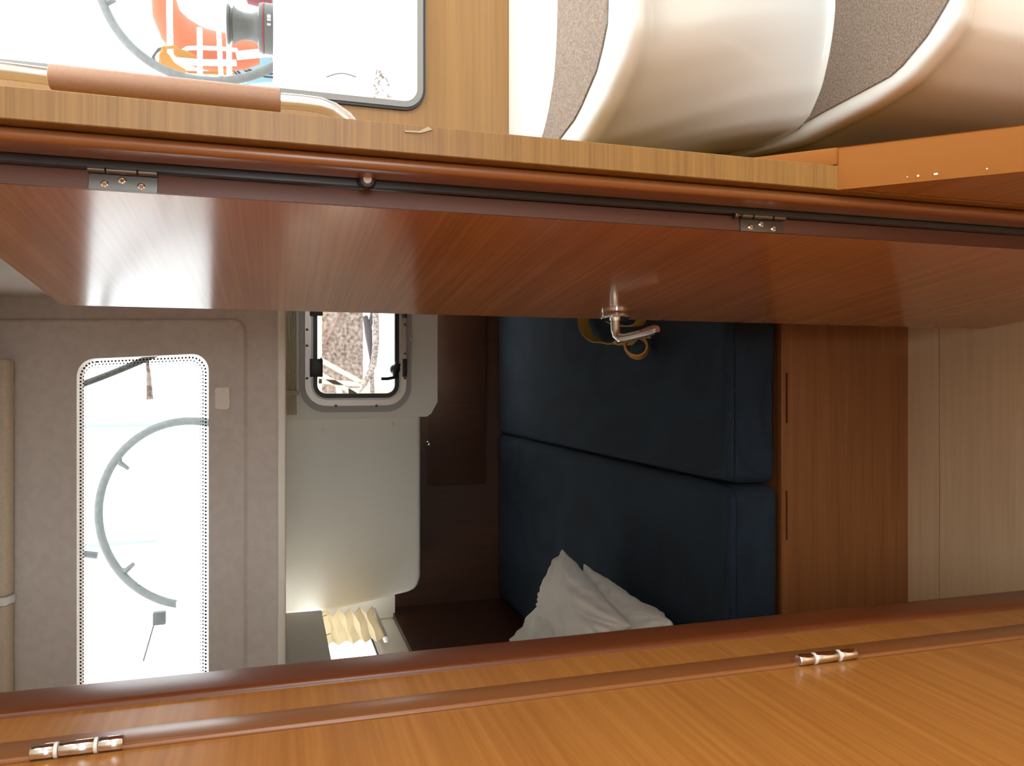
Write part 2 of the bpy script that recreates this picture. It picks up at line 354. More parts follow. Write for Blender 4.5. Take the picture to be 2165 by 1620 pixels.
# roller blind cassette above it
c0 = pc(35, 760)
rbx = empty('roller_blind', pl(-.5, c0[1], .03), label='beige fabric roller blind above the dotted cabin window', cat='blind')
s = MB(); n0 = pc(35, 1270)
s.box((c0[0] - (c0[0] - n0[0]), 0, 0), (c0[0], 0, 0)) if False else None
def slab(x0, x1, z0, z1, d0, d1, bev=.003):
    b = MB(); b.prism([pl(x0, z0, d0), pl(x1, z0, d0), pl(x1, z1, d0), pl(x0, z1, d0)], NN * (d1 - d0), bev); return b
obj('fabric_roll', slab(n0[0] + .02, c0[0], c0[1], c0[1] + .09, .004, .045, .008), M['vinyl'], rbx)
obj('end_bracket', slab(n0[0] - .003, n0[0] + .019, c0[1] - .002, c0[1] + .09, .004, .046, .004), M['plastic'], rbx)
obj('side_roll', slab(-1.0, n0[0] - .004, c0[1] + .002, c0[1] + .09, .004, .040, .006), M['vinyl'], rbx)

# --- under-cockpit far end: white mouldings
YP = 3.30
def P(x, y, Y): q = onY(x, y, Y); return (q.x, Y, q.z)
pA = [(.49, YP, 1.553), (.49, YP, onY(925, 700, YP).z), P(925, 850, YP), P(912, 874, YP), P(903, 881, YP), (onY(880, 881, YP).x - .01, YP, 1.553)]
PX0, PX1 = onY(700, 852, YP).x, onY(700, 852, YP).x + .47
pz1, pz0 = onY(650, 760, YP).z, onY(853, 760, YP).z
hole = [(x, YP, z) for x, z in rrect(PX0 + .012, PX1 - .012, pz0 + .012, pz1 - .012, .05)]
s = MB(); s.plate(pA, [hole], (0, .12, 0)); 
bmesh.ops.remove_doubles(s.bm, verts=s.bm.verts[:], dist=1e-5)
struct('wall_transom_port', s, M['liner'], 'white moulding that carries the aft opening port')
s = MB(); YQ = 3.36
s.prism([(onY(880, 885, YQ).x + .02, YQ, 1.553), (onY(880, 885, YQ).x + .02, YQ, onY(890, 900, YQ).z), P(890, 1222, YQ), P(882, 1243, YQ), P(868, 1252, YQ), P(690, 1294, YQ), P(660, 1296, YQ), (onY(600, 1300, YQ).x, YQ, 1.553)], (0, .30, 0), .018, 4)
struct('wall_transom_panel', s, M['liner'], 'plain white moulded panel left of the aft port', True)
for px_, py_ in ((685, 911), (828, 897)):
    s = MB(); q = onY(px_, py_, YQ); s.lathe([(.009, 0), (.009, .004), (.004, .007)], q, (0, -1, 0), 16)
    tagset(obj('cap_plug', s, M['plastic']), 'white plug on the plain transom panel, ' + ('upper one near the blind' if px_ < 700 else 'lower one near the bottom edge'), 'plug')
# end wall, side shelf and locker
s = MB(); s.box((-1.08, 3.60, onY(835, 1300, 3.6).z), (-.6, 3.64, 1.553)); struct('wall_end', s, M['liner'])
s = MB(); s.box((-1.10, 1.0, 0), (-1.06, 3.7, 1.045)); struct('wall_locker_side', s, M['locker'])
SWX = -1.085
sh = [(SWX, y, z) for y, z in rrect(2.72, 3.46, 1.17, 1.44, .05)]
s = MB(); s.plate([(SWX, 1.0, 1.046), (SWX, 3.64, 1.046), (SWX, 3.64, 2.30), (SWX, 1.0, 2.30)], [sh], (-.04, 0, 0)); struct('wall_hull_side', s, M['liner'])
w4 = empty('window_4', (SWX, 3.09, 1.17), kind='structure', label='hull side window behind the pleated blind')
def rimX(y0, y1, z0, z1, r, wd, X0, X1):
    b = MB(); b.plate([(X0, y, z) for y, z in rrect(y0, y1, z0, z1, r)], [[(X0, y, z) for y, z in rrect(y0 + wd, y1 - wd, z0 + wd, z1 - wd, r - wd)]], (X1 - X0, 0, 0)); return b
obj('frame', rimX(2.70, 3.48, 1.15, 1.46, .06, .025, SWX, SWX + .012), M['plastic'], w4)
obj('seal', rimX(2.724, 3.456, 1.174, 1.436, .04, .008, SWX + .001, SWX + .016), M['black'], w4)
s = MB(); s.plate([(SWX - .02, y, z) for y, z in rrect(2.72, 3.46, 1.17, 1.44, .05)], [], (.004, 0, 0)); obj('pane', s, M['glass'], w4, smooth=False)
s = MB(); s.box((SWX - .0, 2.9, 1.49), (-.955, 3.30, 1.552), .003); 
# valance box over side window
s = MB(); q = onY(680, 1290, 3.15); s.box((-1.08, 2.2, onY(680, 1290, 3.15).z), (q.x, 3.15, 1.553), .004); struct('trim_4', s, M['liner'], 'white valance box over the hull side window')
# pleated blind in front of the side window
bt = onY(680, 1300, 3.3).z; 
pbx = empty('pleated_blind', (-.985, 3.2, bt - .28), label='cream pleated blind half drawn over the side window, bright behind it', cat='blind')
s = MB(); t = bmesh.new(); rows = 9; ztop = bt - .002; hgt = .215; prev = None; sk = .035
for i in range(rows * 1 + 1):
    z = ztop - hgt * i / rows; dx = (.018 if i % 2 else -.006); yy0 = 2.995 + (-.012 if i % 2 else .012) - .0 * i; yy1 = 3.40 + (.02 if i % 2 else -.008)
    cur = [t.verts.new((-.985 + dx, yy0 + (yy1 - yy0) * k / 6, z + .004 * math.sin(k * 1.3 + i))) for k in range(7)]
    if prev:
        for k in range(6): t.faces.new((prev[k], prev[k + 1], cur[k + 1], cur[k]))
    prev = cur
g = bmesh.ops.solidify(t, geom=t.faces[:], thickness=.0008)
s._merge(t); obj('pleats', s, M['pleat'], pbx, smooth=False)
s = MB(); s.box((-.995, 3.0, ztop - hgt - .014), (-.970, 3.40, ztop - hgt + .0), .003); obj('bottom_rail', s, M['plastic'], pbx)
for yy in (3.08, 3.33):
    s = MB(); s.tube([(-.99, yy, ztop + .012), (-.97, yy, ztop - .004), (-.965, yy, ztop - .02)], .002, 8); obj('cord_loop', s, M['webbing'], pbx)

# --- window_3: aft opening port
w3 = empty('window_3', ((PX0 + PX1) / 2, YP, pz0), kind='structure', label='aluminium opening port at the foot of the berth')
ax0, az1, az0 = onY(700, 872, YP).x, onY(633, 760, YP).z, onY(868, 760, YP).z
obj('outer_flange', rim(ax0, PX1 + .03, az0, az1, .105, .034, YP - .010, YP), M['flange'], w3)
obj('frame', rim(PX0 - .012, PX1 + .012, pz0 - .010, pz1 + .010, .085, .026, YP - .017, YP - .009), M['alu'], w3)
obj('outer_seal', rim(PX0 + .012, PX1 - .012, pz0 + .013, pz1 - .014, .062, .008, YP - .020, YP + .0), M['plastic'], w3)
obj('seal', rim(PX0 + .0195, PX1 - .02, pz0 + .0195, pz1 - .02, .055, .019, YP - .014, YP + .02), M['black'], w3)
s = MB(); s.plate([(x, YP + .008, z) for x, z in rrect(PX0 + .03, PX1 - .03, pz0 + .03, pz1 - .03, .045)], [], (0, .004, 0)); obj('pane', s, M['glass'], w3, smooth=False)
for x_, y_ in ((649, 697), (649, 731), (649, 800), (710, 858), (796, 858), (856, 800), (856, 748), (856, 686)):
    s = MB(); q = onY(x_, y_, YP - .017); s.lathe([(.0055, 0), (.0055, .0015), (.003, .003)], q, (0, -1, 0), 14); obj('screw', s, M['steel'], w3)
for (xa, ya, xb, yb) in ((655, 797, 682, 759), (851, 797, 859, 759), (655, 668, 682, 640), (851, 672, 859, 640)):
    a = onY(xa, ya, YP - .019); b = onY(xb, yb, YP - .019); s = MB(); s.box((min(a.x, b.x), YP - .036, min(a.z, b.z)), (max(a.x, b.x), YP - .017, max(a.z, b.z)), .002); obj('latch_block', s, M['black'], w3)
q = onY(836, 781, YP - .03); s = MB()
s.lathe([(.021, 0), (.021, .016), (.016, .024)], q + Vector((0, .02, 0)), (0, -1, 0), 20)
e1 = onY(834, 798, YP - .05); e2 = onY(806, 801, YP - .06)
s.tube([onY(842, 768, YP - .04), q + Vector((0, -.004, 0)), e1 + Vector((0, 0, -.004))], [.012, .013, .012], 10); s.tube([e1, onY(820, 801, YP - .055), e2], .0065, 10)
obj('handle', s, M['black'], w3)
# ring hook + knob
q = onY(631, 711, YP - .004); s = MB(); s.ring(q + Vector((0, -.006, 0)), .0085, .0022, (1, 0, 0), (0, 0, 1), 18, 8); s.lathe([(.006, 0), (.005, .008)], q + Vector((0, .004, .006)), (0, -1, 0), 12)
tagset(obj('blind_hook', s, M['plastic']), 'small white ring hook above the aft port, under its folded blind', 'hook')
q = onY(868, 717, YP); s = MB(); s.lathe([(.007, 0), (.009, .006), (.008, .016), (.004, .019)], q, (0, -1, 0), 16)
tagset(obj('round_knob', s, M['plastic']), 'round white knob on the moulding just below the aft port', 'knob')
# folded pleated blind above port
c0 = onY(603, 878, YP - .03); c1 = onY(628, 640, YP - .03)
fb = empty('pleated_blind', (0, YP - .02, c1.z), label='cream pleated blind folded into a flat stack above the aft port', cat='blind')
s = MB(); nsl = 7; hh = (c0.z - c1.z)
for i in range(nsl):
    z = c1.z + hh * (i + .1) / nsl; s.box((c0.x, YP - .042 + .002 * (i % 2), z), (.40, YP - .003, z + hh / nsl * .72), .0008, 1)
obj('pleats', s, M['stack'], fb)
s = MB(); s.box((c0.x, YP - .044, c1.z - .004), (.40, YP - .002, c1.z + .001), .001); obj('bottom_rail', s, M['plastic'], fb)
a = onY(615, 836, YP - .05); b = onY(615, 826, YP - .05); s = MB(); s.box((a.x, YP - .047, c1.z - .008), (b.x, YP - .043, c0.z + .002), .001); obj('strap', s, M['vinyl'], fb)
# dark locker door in the back panel
a = onY(900, 1028, 3.70); b = onY(1047, 700, 3.70)
ld = empty('locker_door', ((a.x + .40) / 2, 3.70, b.z), label='dark wood locker door below the aft port with a round push latch', cat='door')
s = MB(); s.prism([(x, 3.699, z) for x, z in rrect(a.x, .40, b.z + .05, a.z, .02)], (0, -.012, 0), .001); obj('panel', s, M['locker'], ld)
q = onY(905, 938, 3.687); s = MB(); s.lathe([(.011, 0), (.012, .004), (.009, .006), (.006, .004)], q, (0, -1, 0), 20); obj('push_latch', s, M['chrome'], ld)

# ================================================================== LEFT SIDE: tall locker wall at X=-.35
LX = -.350
def yl(u0): return -LX / ((810 - u0) / 1650 / 1.1466)
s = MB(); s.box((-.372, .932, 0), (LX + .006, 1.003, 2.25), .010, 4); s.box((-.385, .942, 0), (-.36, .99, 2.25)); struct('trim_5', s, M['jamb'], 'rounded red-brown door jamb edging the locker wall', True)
lk = empty('tall_locker', (LX, .5, 0), label='tall honey veneer locker with two barrel hinges, left of the cabin doorway', cat='cupboard')
s = MB(); s.box((-.372, .868, 0), (LX, .931, 2.245)); obj('stile', s, M['cabinet'], lk, smooth=False)
s = MB(); s.box((-.372, .8215, 0), (LX + .0015, .8675, 2.245), .0015, 2); s.tube([(LX + .0005, .8250, 0.0), (LX + .0005, .8250, 2.245)], .0032, 10); obj('edge_strip', s, M['trim'], lk)
s = MB(); s.box((-.372, -.6, .03), (LX, .8195, 2.2), .0012, 1); dr = obj('door', s, M['cabinet'], lk, smooth=False)
s = MB(); s.box((-.372, -2.4, 0), (LX, -.604, 2.245)); obj('side_panel', s, M['cabinet'], lk, smooth=False)
def barrel(z0, z1, near):
    t = MB(); y = .8225; x = LX + .0065; r = .0068
    segs = [(0, .27), (.32, .70), (.75, 1)]
    for a_, b_ in segs: t.lathe([(r - .0006, 0), (r, .0008), (r, (b_ - a_) * (z1 - z0) - .0008), (r - .0006, (b_ - a_) * (z1 - z0))], (x, y, z0 + a_ * (z1 - z0)), (0, 0, 1), 20)
    h = obj('hinge', t, M['chrome'], dr)
    for a_ in (.275, .705):
        t = MB(); t.lathe([(r - .0002, 0), (r + .0004, .0005), (r + .0004, .0415 * (z1 - z0)), (r - .0002, .045 * (z1 - z0))], (x, y, z0 + a_ * (z1 - z0)), (0, 0, 1), 20); obj('bushing', t, M['plastic'], h)
ha = onX(58, 1604, LX + .006); hb_ = onX(258, 1577, LX + .006); barrel(hb_.z, ha.z, True)
ha = onX(1688, 1398, LX + .006); hb_ = onX(1807, 1383, LX + .006); barrel(hb_.z, ha.z, False)

# ================================================================== DOOR
rz = math.atan(.1074); HX, HY = .181, .812
dlen = .555 * math.sqrt(1 + .1074 ** 2); zt = onY(130, 645, HY + .555).z; zb0 = onY(2080, 695, HY + .555).z
dz0 = zb0
d1 = empty('door_1', (HX, HY, dz0), rz, kind='structure', label='open wooden cabin door with chrome lever handle')
t = MB(); pts = [(0, y, z) for y, z in rrect(.0015, dlen - .0005, 0, zt - dz0, .012, 5)]
t.prism(pts, (.018, 0, 0)); obj('leaf', t, M['door'], d1, local=True, smooth=False)
t = MB(); t.box((.0002, -.0012, 0.012), (.0178, .0012, zt - dz0 - .012)); obj('edge_band', t, M['doortrim'], d1, local=True, smooth=False)
def hinge(xa, xb, pin):
    za = onY(xa, 380, HY).z - dz0; zb_ = onY(xb, 380, HY).z - dz0; z0, z1 = min(za, zb_), max(za, zb_)
    t = MB(); t.box((-.0005, -.003, z0), (.0150, -.0013, z1), .0003, 1); h = obj('hinge', t, M['steel'], d1, local=True)
    t = MB(); L_ = z1 - z0
    for a_, b_ in ((0.0, .27), (.30, .73), (.76, 1.0)): t.lathe([(.0032, 0), (.0032, (b_ - a_) * L_)], (.0175, -.006, z0 + a_ * L_), (0, 0, 1), 14)
    if pin: t.lathe([(.0045, 0), (.0052, .002), (.0045, .004)], (.0175, -.006, z1 + .006), (0, 0, 1), 14); t.lathe([(.0018, 0), (.0018, .008)], (.0175, -.006, z1), (0, 0, 1), 10)
    obj('knuckle', t, M['steel'], h, local=True)
    for f, xx in ((.24, .0048), (.52, .0095), (.77, .0050)):
        t = MB(); t.lathe([(.0036, 0), (.0034, .0008), (.0022, .0014), (.0016, .0007)], (xx, -.003, z0 + f * L_), (0, -1, 0), 16); obj('screw', t, M['chrome'], h, local=True)
hinge(188, 334, False); hinge(1563, 1654, True)
# lever handle on the face (local -X side)
inv = (Matrix.Translation(d1.location) @ Matrix.Rotation(rz, 4, 'Z')).inverted()
nrm = Vector((-math.cos(rz), -math.sin(rz), 0))
def onD(x, y, off=0):
    p = onP(x, y, Vector((HX, HY, 0)) + nrm * off, nrm); return inv @ p
hc = onD(1300, 664); hn = empty('handle', (0, 0, 0)); hn.parent = d1
for k in list(hn.keys()): del hn[k]
t = MB(); t.lathe([(.0265, 0), (.0272, .002), (.0272, .0075), (.0255, .0095), (.0, .0100)], hc, (-1, 0, 0), 36); obj('rosette', t, M['chrome'], hn, local=True)
t = MB(); p = hc
pth = [p + Vector((-.008, 0, 0)), p + Vector((-.030, 0, 0)), p + Vector((-.040, -.001, -.0015)), p + Vector((-.046, -.007, -.006)), p + Vector((-.047, -.020, -.012)), p + Vector((-.046, -.055, -.024)), p + Vector((-.044, -.088, -.034)), p + Vector((-.0435, -.094, -.036))]
t.tube(pth, [.0085, .0085, .0088, .0088, .0082, .0082, .0088, .006], 16); t.lathe([(.0105, .0), (.0105, .004)], p + Vector((-.009, 0, 0)), (-1, 0, 0), 20)
obj('lever', t, M['chrome'], hn, local=True)

# ================================================================== STEPS
Z2, Z1 = 1.56 - .684, 1.56 - .369
def plan(pts, z): return [onZ(x, y, z) for x, y in pts]
def resamp(pts, tail=(), xr=1.6, n=14, k2=6):
    """pts: row from the frame's top edge to its corner, tail: past the corner towards the partition"""
    def even(body, n):
        ds = [0]
        for a, b in zip(body[:-1], body[1:]): ds.append(ds[-1] + (b - a).length)
        out = []
        for k in range(n):
            d = ds[-1] * k / (n - 1)
            for i in range(len(body) - 1):
                if ds[i] <= d + 1e-9 and d <= ds[i + 1] + 1e-6: out.append(body[i].lerp(body[i + 1], min(1, (d - ds[i]) / max(ds[i + 1] - ds[i], 1e-9)))); break
        return out
    head = Vector((xr, pts[0].y + (pts[0].y - pts[1].y) * .4, pts[0].z))
    out = [head] + even(list(pts), n)
    if not tail: tail = [pts[-1] + Vector((-.02, .02, 0)), pts[-1] + Vector((-.06, .06, 0))]
    return out + even([pts[-1]] + list(tail), k2 + 1)[1:]
n1f = [(1287, 0), (1285, 60), (1265, 145), (1222, 245), (1180, 300), (1120, 345)]
c1 = [(1332, 0), (1325, 70), (1305, 140), (1270, 222), (1222, 305), (1160, 360)]
n2b = [(1760, 0), (1757, 60), (1750, 120), (1738, 185), (1715, 245), (1690, 275)]
n2f = [(2008, 0), (1965, 72), (1896, 155), (1815, 198), (1730, 243), (1700, 262)]
c2 = [(2048, 0), (1995, 88), (1922, 170), (1845, 222), (1730, 280), (1680, 305)]
A = resamp(plan(n1f, Z1)); C1 = resamp(plan(c1, Z1))
tl = [(1640, 304), (1560, 324), (1480, 334), (1400, 340)]
B2 = resamp(plan(n2b, Z2), plan(tl, Z2)); F2 = resamp(plan(n2f, Z2), plan([(x + 2, y + 3) for x, y in tl], Z2)); C2 = resamp(plan(c2, Z2), plan([(x + 5, y + 9) for x, y in tl], Z2))
n = len(A)
XL = .272
def sh_(row, dz, k=0): return [p + Vector((0, k, dz)) for p in row]
def mixr(a, b, f, z=None): return [Vector((*(p.lerp(q, f).xy), (p.lerp(q, f).z if z is None else z))) for p, q in zip(a, b)]
back = [Vector((p.x, YB - .001, Z1)) for p in A]
def inward(row, d):   # move a nosing row back towards the riser
    return [p + Vector((d * .35, d, 0)) for p in row]
rows = [back, sh_(A, .0), mixr(A, C1, .5, Z1 + .001), mixr(A, C1, .85, Z1 - .001), sh_(C1, -.010), sh_(inward(C1, .003), -.024), sh_(inward(C1, .016), -.036)]
R1 = inward(C1, .026)
for f in (.10, .3, .55, .8): rows.append(mixr(R1, B2, f, Z1 - .036 - (Z1 - Z2 - .07) * f))
rows += [mixr(R1, B2, .93, Z2 + .018), mixr(R1, B2, 1.0, Z2 + .004), mixr(B2, F2, .10, Z2), mixr(B2, F2, .9, Z2), sh_(F2, 0), mixr(F2, C2, .5, Z2 + .001), mixr(F2, C2, .88, Z2 - .001), sh_(C2, -.010), sh_(inward(C2, .004), -.024), sh_(inward(C2, .018), -.038),
         sh_(inward(C2, .030), -.07), sh_(inward(C2, .036), -.15), sh_(inward(C2, .03), -.28), sh_(inward(C2, .02), -Z2 + .002)]
for r_ in rows:
    for p_ in r_:
        if p_.y > YB - .002: p_.y = YB - .002
        if p_.x < .268: p_.x = .268
s = MB(); s.loops(rows, False, False)
st = empty('companionway_steps', (.8, .9, 0), label='white moulded steps with two brown nonskid treads', cat='steps')
o = obj('moulding', s, M['gel'], st, sub=2)
def mat_tread(back_, front_, z, name='tread_pad'):
    back_ = back_[:15]; front_ = front_[:15]; ring = back_ + front_[::-1]; s = MB(); s.prism([Vector((p.x, p.y, z)) for p in ring], (0, 0, .0016)); return obj(name, s, M['nonskid'], st, smooth=False)
b1 = resamp(plan([(1183, 0), (1181, 80), (1176, 160), (1163, 240), (1150, 290), (1130, 330)], Z1))
bb1 = [p for p in b1]; ff1 = mixr(A, C1, .02)
mat_tread(bb1, ff1, Z1 + .0012)
mat_tread(mixr(B2, F2, .04), mixr(F2, C2, .02), Z2 + .0012)
# stringer cap in front of the partition edge
def sl(Y): return 1.56 - .6086 - (.7406 - Y) * 1.084
s = MB(); X0, X1 = .2195, .2667
s.prism([(X0, .7385, 0.0), (X0, .7385, sl(.7385)), (X0, .30, sl(.30)), (X0, .30, 0.0)], (X1 - X0, 0, 0), .0025, 3)
sg = empty('stair_stringer', (.243, .52, 0), label='thick sloping stringer board with scuffed orange top beside the steps', cat='board')
obj('side_board', s, M['cabinet'], sg)
s = MB()
def capq(Y0, Y1, xa, xb): return [(xa, Y0, sl(Y0) + .0005), (xb, Y0, sl(Y0) + .0005), (xb, Y1, sl(Y1) + .0005), (xa, Y1, sl(Y1) + .0005)]
s.prism(capq(.30, .739, X0 - .0008, X1), Vector((0, -.734, .679)) * -.004 + Vector((0, 0, .006)), .0012, 2)
s.prism(capq(.739, .86, .2472, X1), (0, 0, .004), .0012, 2); s.prism([(.2472, .7395, 0), (.2472, .7395, sl(.7395)), (.2472, .86, sl(.86)), (.2472, .86, 0)], (X1 - .2472, 0, 0))
obj('cap', s, M['cap'], sg)
for x_, y_, r_ in ((1901, 371, .0012), (1906, 376, .0007), (1942, 367, .0012), (1996, 373, .0012), (2128, 364, .0009)):
    s = MB(); q = onX(x_, y_ - 3, .2245); q.z = sl(q.y) + .0066; s.lathe([(r_, 0), (r_ * .4, .0004)], q, (0, -.734, .679), 7); obj('scuff', s, M['plastic'], sg)

# ================================================================== HANDRAIL
HYY = .95
def hp_(x, y): return onY(x, y, HYY)
hr = empty('grab_rail', (.33, HYY, 1.4), label='bent chrome grab rail wrapped in tan leather by the cockpit window', cat='rail')
g0, g1 = hp_(107, 162), hp_(592, 213)
top = g0 + Vector((.001, 0, .07)); 
pts = [Vector((.247, HYY, g0.z + .17)), g0 + Vector((-.055, 0, .168)), g0 + Vector((-.025, 0, .150)), g0 + Vector((-.008, 0, .115)), g0 + Vector((.002, 0, .07)), g0 + Vector((.001, 0, .03)), g0]
pts += [g0.lerp(g1, k / 6) for k in range(1, 7)]
pts += [hp_(640, 217), hp_(676, 222), hp_(705, 233), hp_(730, 250), hp_(752, 275)]
e_ = hp_(752, 275); pts += [e_ + Vector((-.02, 0, -.012)), Vector((.247, HYY, e_.z - .018))]
s = MB(); s.tube(pts, .0090, 20); obj('tube', s, M['chrome'], hr)
s = MB(); d = (g1 - g0)
s.tube([g0 - d * .004, g0, g0 + d * .01, g0.lerp(g1, .5), g1 - d * .01, g1, g1 + d * .003], [.0118, .0132, .0136, .0134, .0136, .0132, .0118], 24); obj('leather_grip', s, M['leather'], hr)

# ================================================================== BERTH
YF = 1.632; ZBD = onY(1652, 1000, YF).z; ZTOP = onY(1548, 1000, YF).z
br = empty('berth', (-.25, 2.6, 0), label='wooden double berth base with two finger slots, under the navy mattresses', cat='bed')
s = MB(); s.plate([(-1.058, YF, .0005), (.498, YF, .0005), (.498, YF, ZBD), (-1.058, YF, ZBD)],
    [[(x, YF, z) for x, z in rrect(onY(1663, b_, YF).x, onY(1663, a_, YF).x, onY(1665.5, 900, YF).z, onY(1661, 900, YF).z, .0015, 3)] for a_, b_ in ((788, 895), (1038, 1142))], (0, .018, 0))
obj('front_panel', s, M['berth'], br, smooth=False)
s = MB(); s.box((-1.058, YF + .019, ZBD - .016), (.498, 3.698, ZBD - .001)); obj('slat_board', s, M['berth'], br, smooth=False)
s = MB(); s.box((-1.058, YF - .0015, ZBD - .006), (.498, YF + .018, ZBD + .0002), .001); obj('front_edge', s, M['trim'], br)
def mattress(x0, x1, yf, lab, seed, bulge):
    t = bmesh.new(); nx, ny, nz = 22, 34, 5; y1 = 3.69
    bmesh.ops.create_cube(t, size=1); bmesh.ops.subdivide_edges(t, edges=t.edges[:], cuts=13, use_grid_fill=True)
    r = .028
    for v in t.verts:
        q = v.co * 2; X = (x0 + x1) / 2 + q.x * (x1 - x0) / 2; Y = (yf + y1) / 2 + q.y * (y1 - yf) / 2; h = ZTOP - ZBD - .001; Z = ZBD + .001 + h * (q.z + 1) / 2
        v.co = Vector((X, Y, Z))
    bmesh.ops.bevel(t, geom=[e for e in t.edges if e.calc_face_angle(0) > 1], offset=r, segments=4, affect='EDGES', profile=.5)
    for v in t.verts:
        p = v.co; top_ = max(0, (p.z - ZBD - .05) / .08)
        d = noise.noise(Vector((p.x * 5 + seed, p.y * 5, p.z * 5))) * .004 + noise.noise(Vector((p.x * 14 + seed, p.y * 9, 0))) * .0015
        p.z += d * top_ * 1.4
        if abs(p.y - yf) < .03: p.y += noise.noise(Vector((p.x * 8, seed, p.z * 14))) * .004
        if abs(p.x - x0) < .03 or abs(p.x - x1) < .03: p.x += noise.noise(Vector((seed, p.y * 6, p.z * 6))) * .005
    s = MB(); s._merge(t); o = obj('mattress', s, M['fabric'], sub=1, origin=((x0 + x1) / 2, (yf + y1) / 2, ZBD)); tagset(o, lab, 'mattress', 'navy mattresses on the berth'); return o
xs = onY(1600, 1027, YF).x
mattress(xs + .003, .49, YF + .012, 'navy blue mattress half nearest the open door, under the yellow strap', 1.0, .01)
mattress(-1.05, xs - .003, YF + .004, 'navy blue mattress half that carries the pillows', 5.0, .01)

def pillow(cs, th, lab, seed, wr=1.0):
    """cs: four corners in order; a stuffed bag pinched at its corners, with creases fanning from them"""
    cs = [Vector(c) for c in cs]; nn = 40; t = bmesh.new(); c_ = sum(cs, Vector()) / 4
    nrm_ = (cs[2] - cs[0]).cross(cs[3] - cs[1]).normalized()
    if nrm_.z < 0: nrm_ = -nrm_
    def surf(side):
        G = []
        for i in range(nn + 1):
            row = []
            for j in range(nn + 1):
                a = i / nn; b = j / nn; A_ = 2 * a - 1; B_ = 2 * b - 1
                pinch = 1 - .07 * (1 - A_ * A_) * abs(B_) ** 3 - .0; pinch2 = 1 - .07 * (1 - B_ * B_) * abs(A_) ** 3
                aa = .5 + A_ * pinch2 / 2; bb = .5 + B_ * pinch / 2
                p = cs[0] * (1 - aa) * (1 - bb) + cs[1] * aa * (1 - bb) + cs[2] * aa * bb + cs[3] * (1 - aa) * bb
                h = (max(0, 1 - A_ ** 4) * max(0, 1 - B_ ** 4)) ** .62
                h *= 1 + .12 * noise.noise(Vector((a * 2.2 + seed, b * 2.2, side)))
                # creases radiating from corners + along edges
                cr = 0
                for (ca, cb) in ((0, 0), (1, 0), (1, 1), (0, 1)):
                    da, db = a - ca, b - cb; rr = math.hypot(da, db) + 1e-4; an = math.atan2(db, da)
                    cr += math.sin(an * 13 + seed + 2.5 * noise.noise(Vector((a * 3, b * 3, seed)))) * math.exp(-rr * 3.2) * min(1, rr * 7)
                e_ = min(a, 1 - a, b, 1 - b); cr += .7 * math.exp(-e_ * 16) * min(1, e_ * 30) * math.sin((a if min(b, 1 - b) < min(a, 1 - a) else b) * 46 + seed * 3)
                cr += .7 * noise.noise(Vector((a * 4.5 + seed, b * 4.5 - seed, 3)))
                row.append(p + nrm_ * (side * th * .5 * h + (side * cr * .020 * wr * min(1, h * 1.6))))
            G.append(row)
        return G
    for side in (1, -1):
        V = [[t.verts.new(p) for p in r] for r in surf(side)]
        for i in range(nn):
            for j in range(nn): t.faces.new((V[i][j], V[i + 1][j], V[i + 1][j + 1], V[i][j + 1]))
    bmesh.ops.remove_doubles(t, verts=t.verts[:], dist=.0004); bmesh.ops.recalc_face_normals(t, faces=t.faces[:])
    s = MB(); s._merge(t)
    b = sum(cs, Vector()) / 4; o = obj('pillow', s, M['pillow'], origin=(b.x, b.y, min(c.z for c in cs)), sub=1); return tagset(o, lab, 'pillow', 'white pillows heaped on the berth')
def corners(*q): return [onZ(x, y, z) for x, y, z in q]
pillow(corners((1232, 1188, .60), (1418, 1312, .585), (1500, 1480, .59), (1260, 1440, .60)), .10, 'white pillow under the top one, its seam edge nearest the berth front', 2.0)
pillow(corners((1152, 1262, .60), (1062, 1380, .59), (1140, 1500, .60), (1250, 1400, .60)), .11, 'white pillow farthest back, half hidden behind the top one', 7.7)
pillow(corners((1188, 1159, .66), (1338, 1326, .70), (1225, 1420, .76), (1138, 1285, .72)), .11, 'white pillow on top of the heap, its corner pointing to the door', 4.4)

# ---- yellow strap with a rolled end lying on the mattress
yb = empty('webbing_strap', onZ(1320, 720, ZTOP), label='yellow webbing strap with a rolled loop end on the mattress by the door handle', cat='strap')
def ribbon(path, wv, th=.0022, sm=4):
    pts_ = [Vector(p) for p in path]; out = []
    for i in range(len(pts_) - 1):
        p0_ = pts_[max(0, i - 1)]; p1_ = pts_[i]; p2_ = pts_[i + 1]; p3_ = pts_[min(len(pts_) - 1, i + 2)]
        for k in range(sm):
            f = k / sm; out.append(.5 * ((2 * p1_) + (p2_ - p0_) * f + (2 * p0_ - 5 * p1_ + 4 * p2_ - p3_) * f * f + (3 * p1_ - p0_ - 3 * p2_ + p3_) * f ** 3))
    out.append(pts_[-1]); rings = []
    for i, p in enumerate(out):
        d = (out[min(i + 1, len(out) - 1)] - out[max(0, i - 1)]).normalized(); wn = Vector(wv).normalized(); nn_ = d.cross(wn).normalized(); h = Vector(wv) / 2
        rings.append([p - h + nn_ * th / 2, p + h + nn_ * th / 2, p + h - nn_ * th / 2, p - h - nn_ * th / 2])
    b = MB(); b.loops(rings); return b
def oz(x, y, dz): return onZ(x, y, ZTOP + dz)
wv = Vector((0, .012, .036))
obj('band', ribbon([oz(1232, 660, .03), oz(1234, 688, .03), oz(1243, 708, .03), oz(1262, 722, .03), oz(1285, 725, .03), oz(1300, 728, .03), oz(1312, 722, .03)], wv, .003), M['webbing'], yb)
obj('inner_band', ribbon([oz(1255, 655, .03), oz(1300, 685, .032), oz(1330, 690, .034), oz(1352, 684, .03), oz(1360, 655, .03)], wv * .8, .003), M['webbing'], yb)
c = oz(1345, 733, .046); s = MB(); rings = []
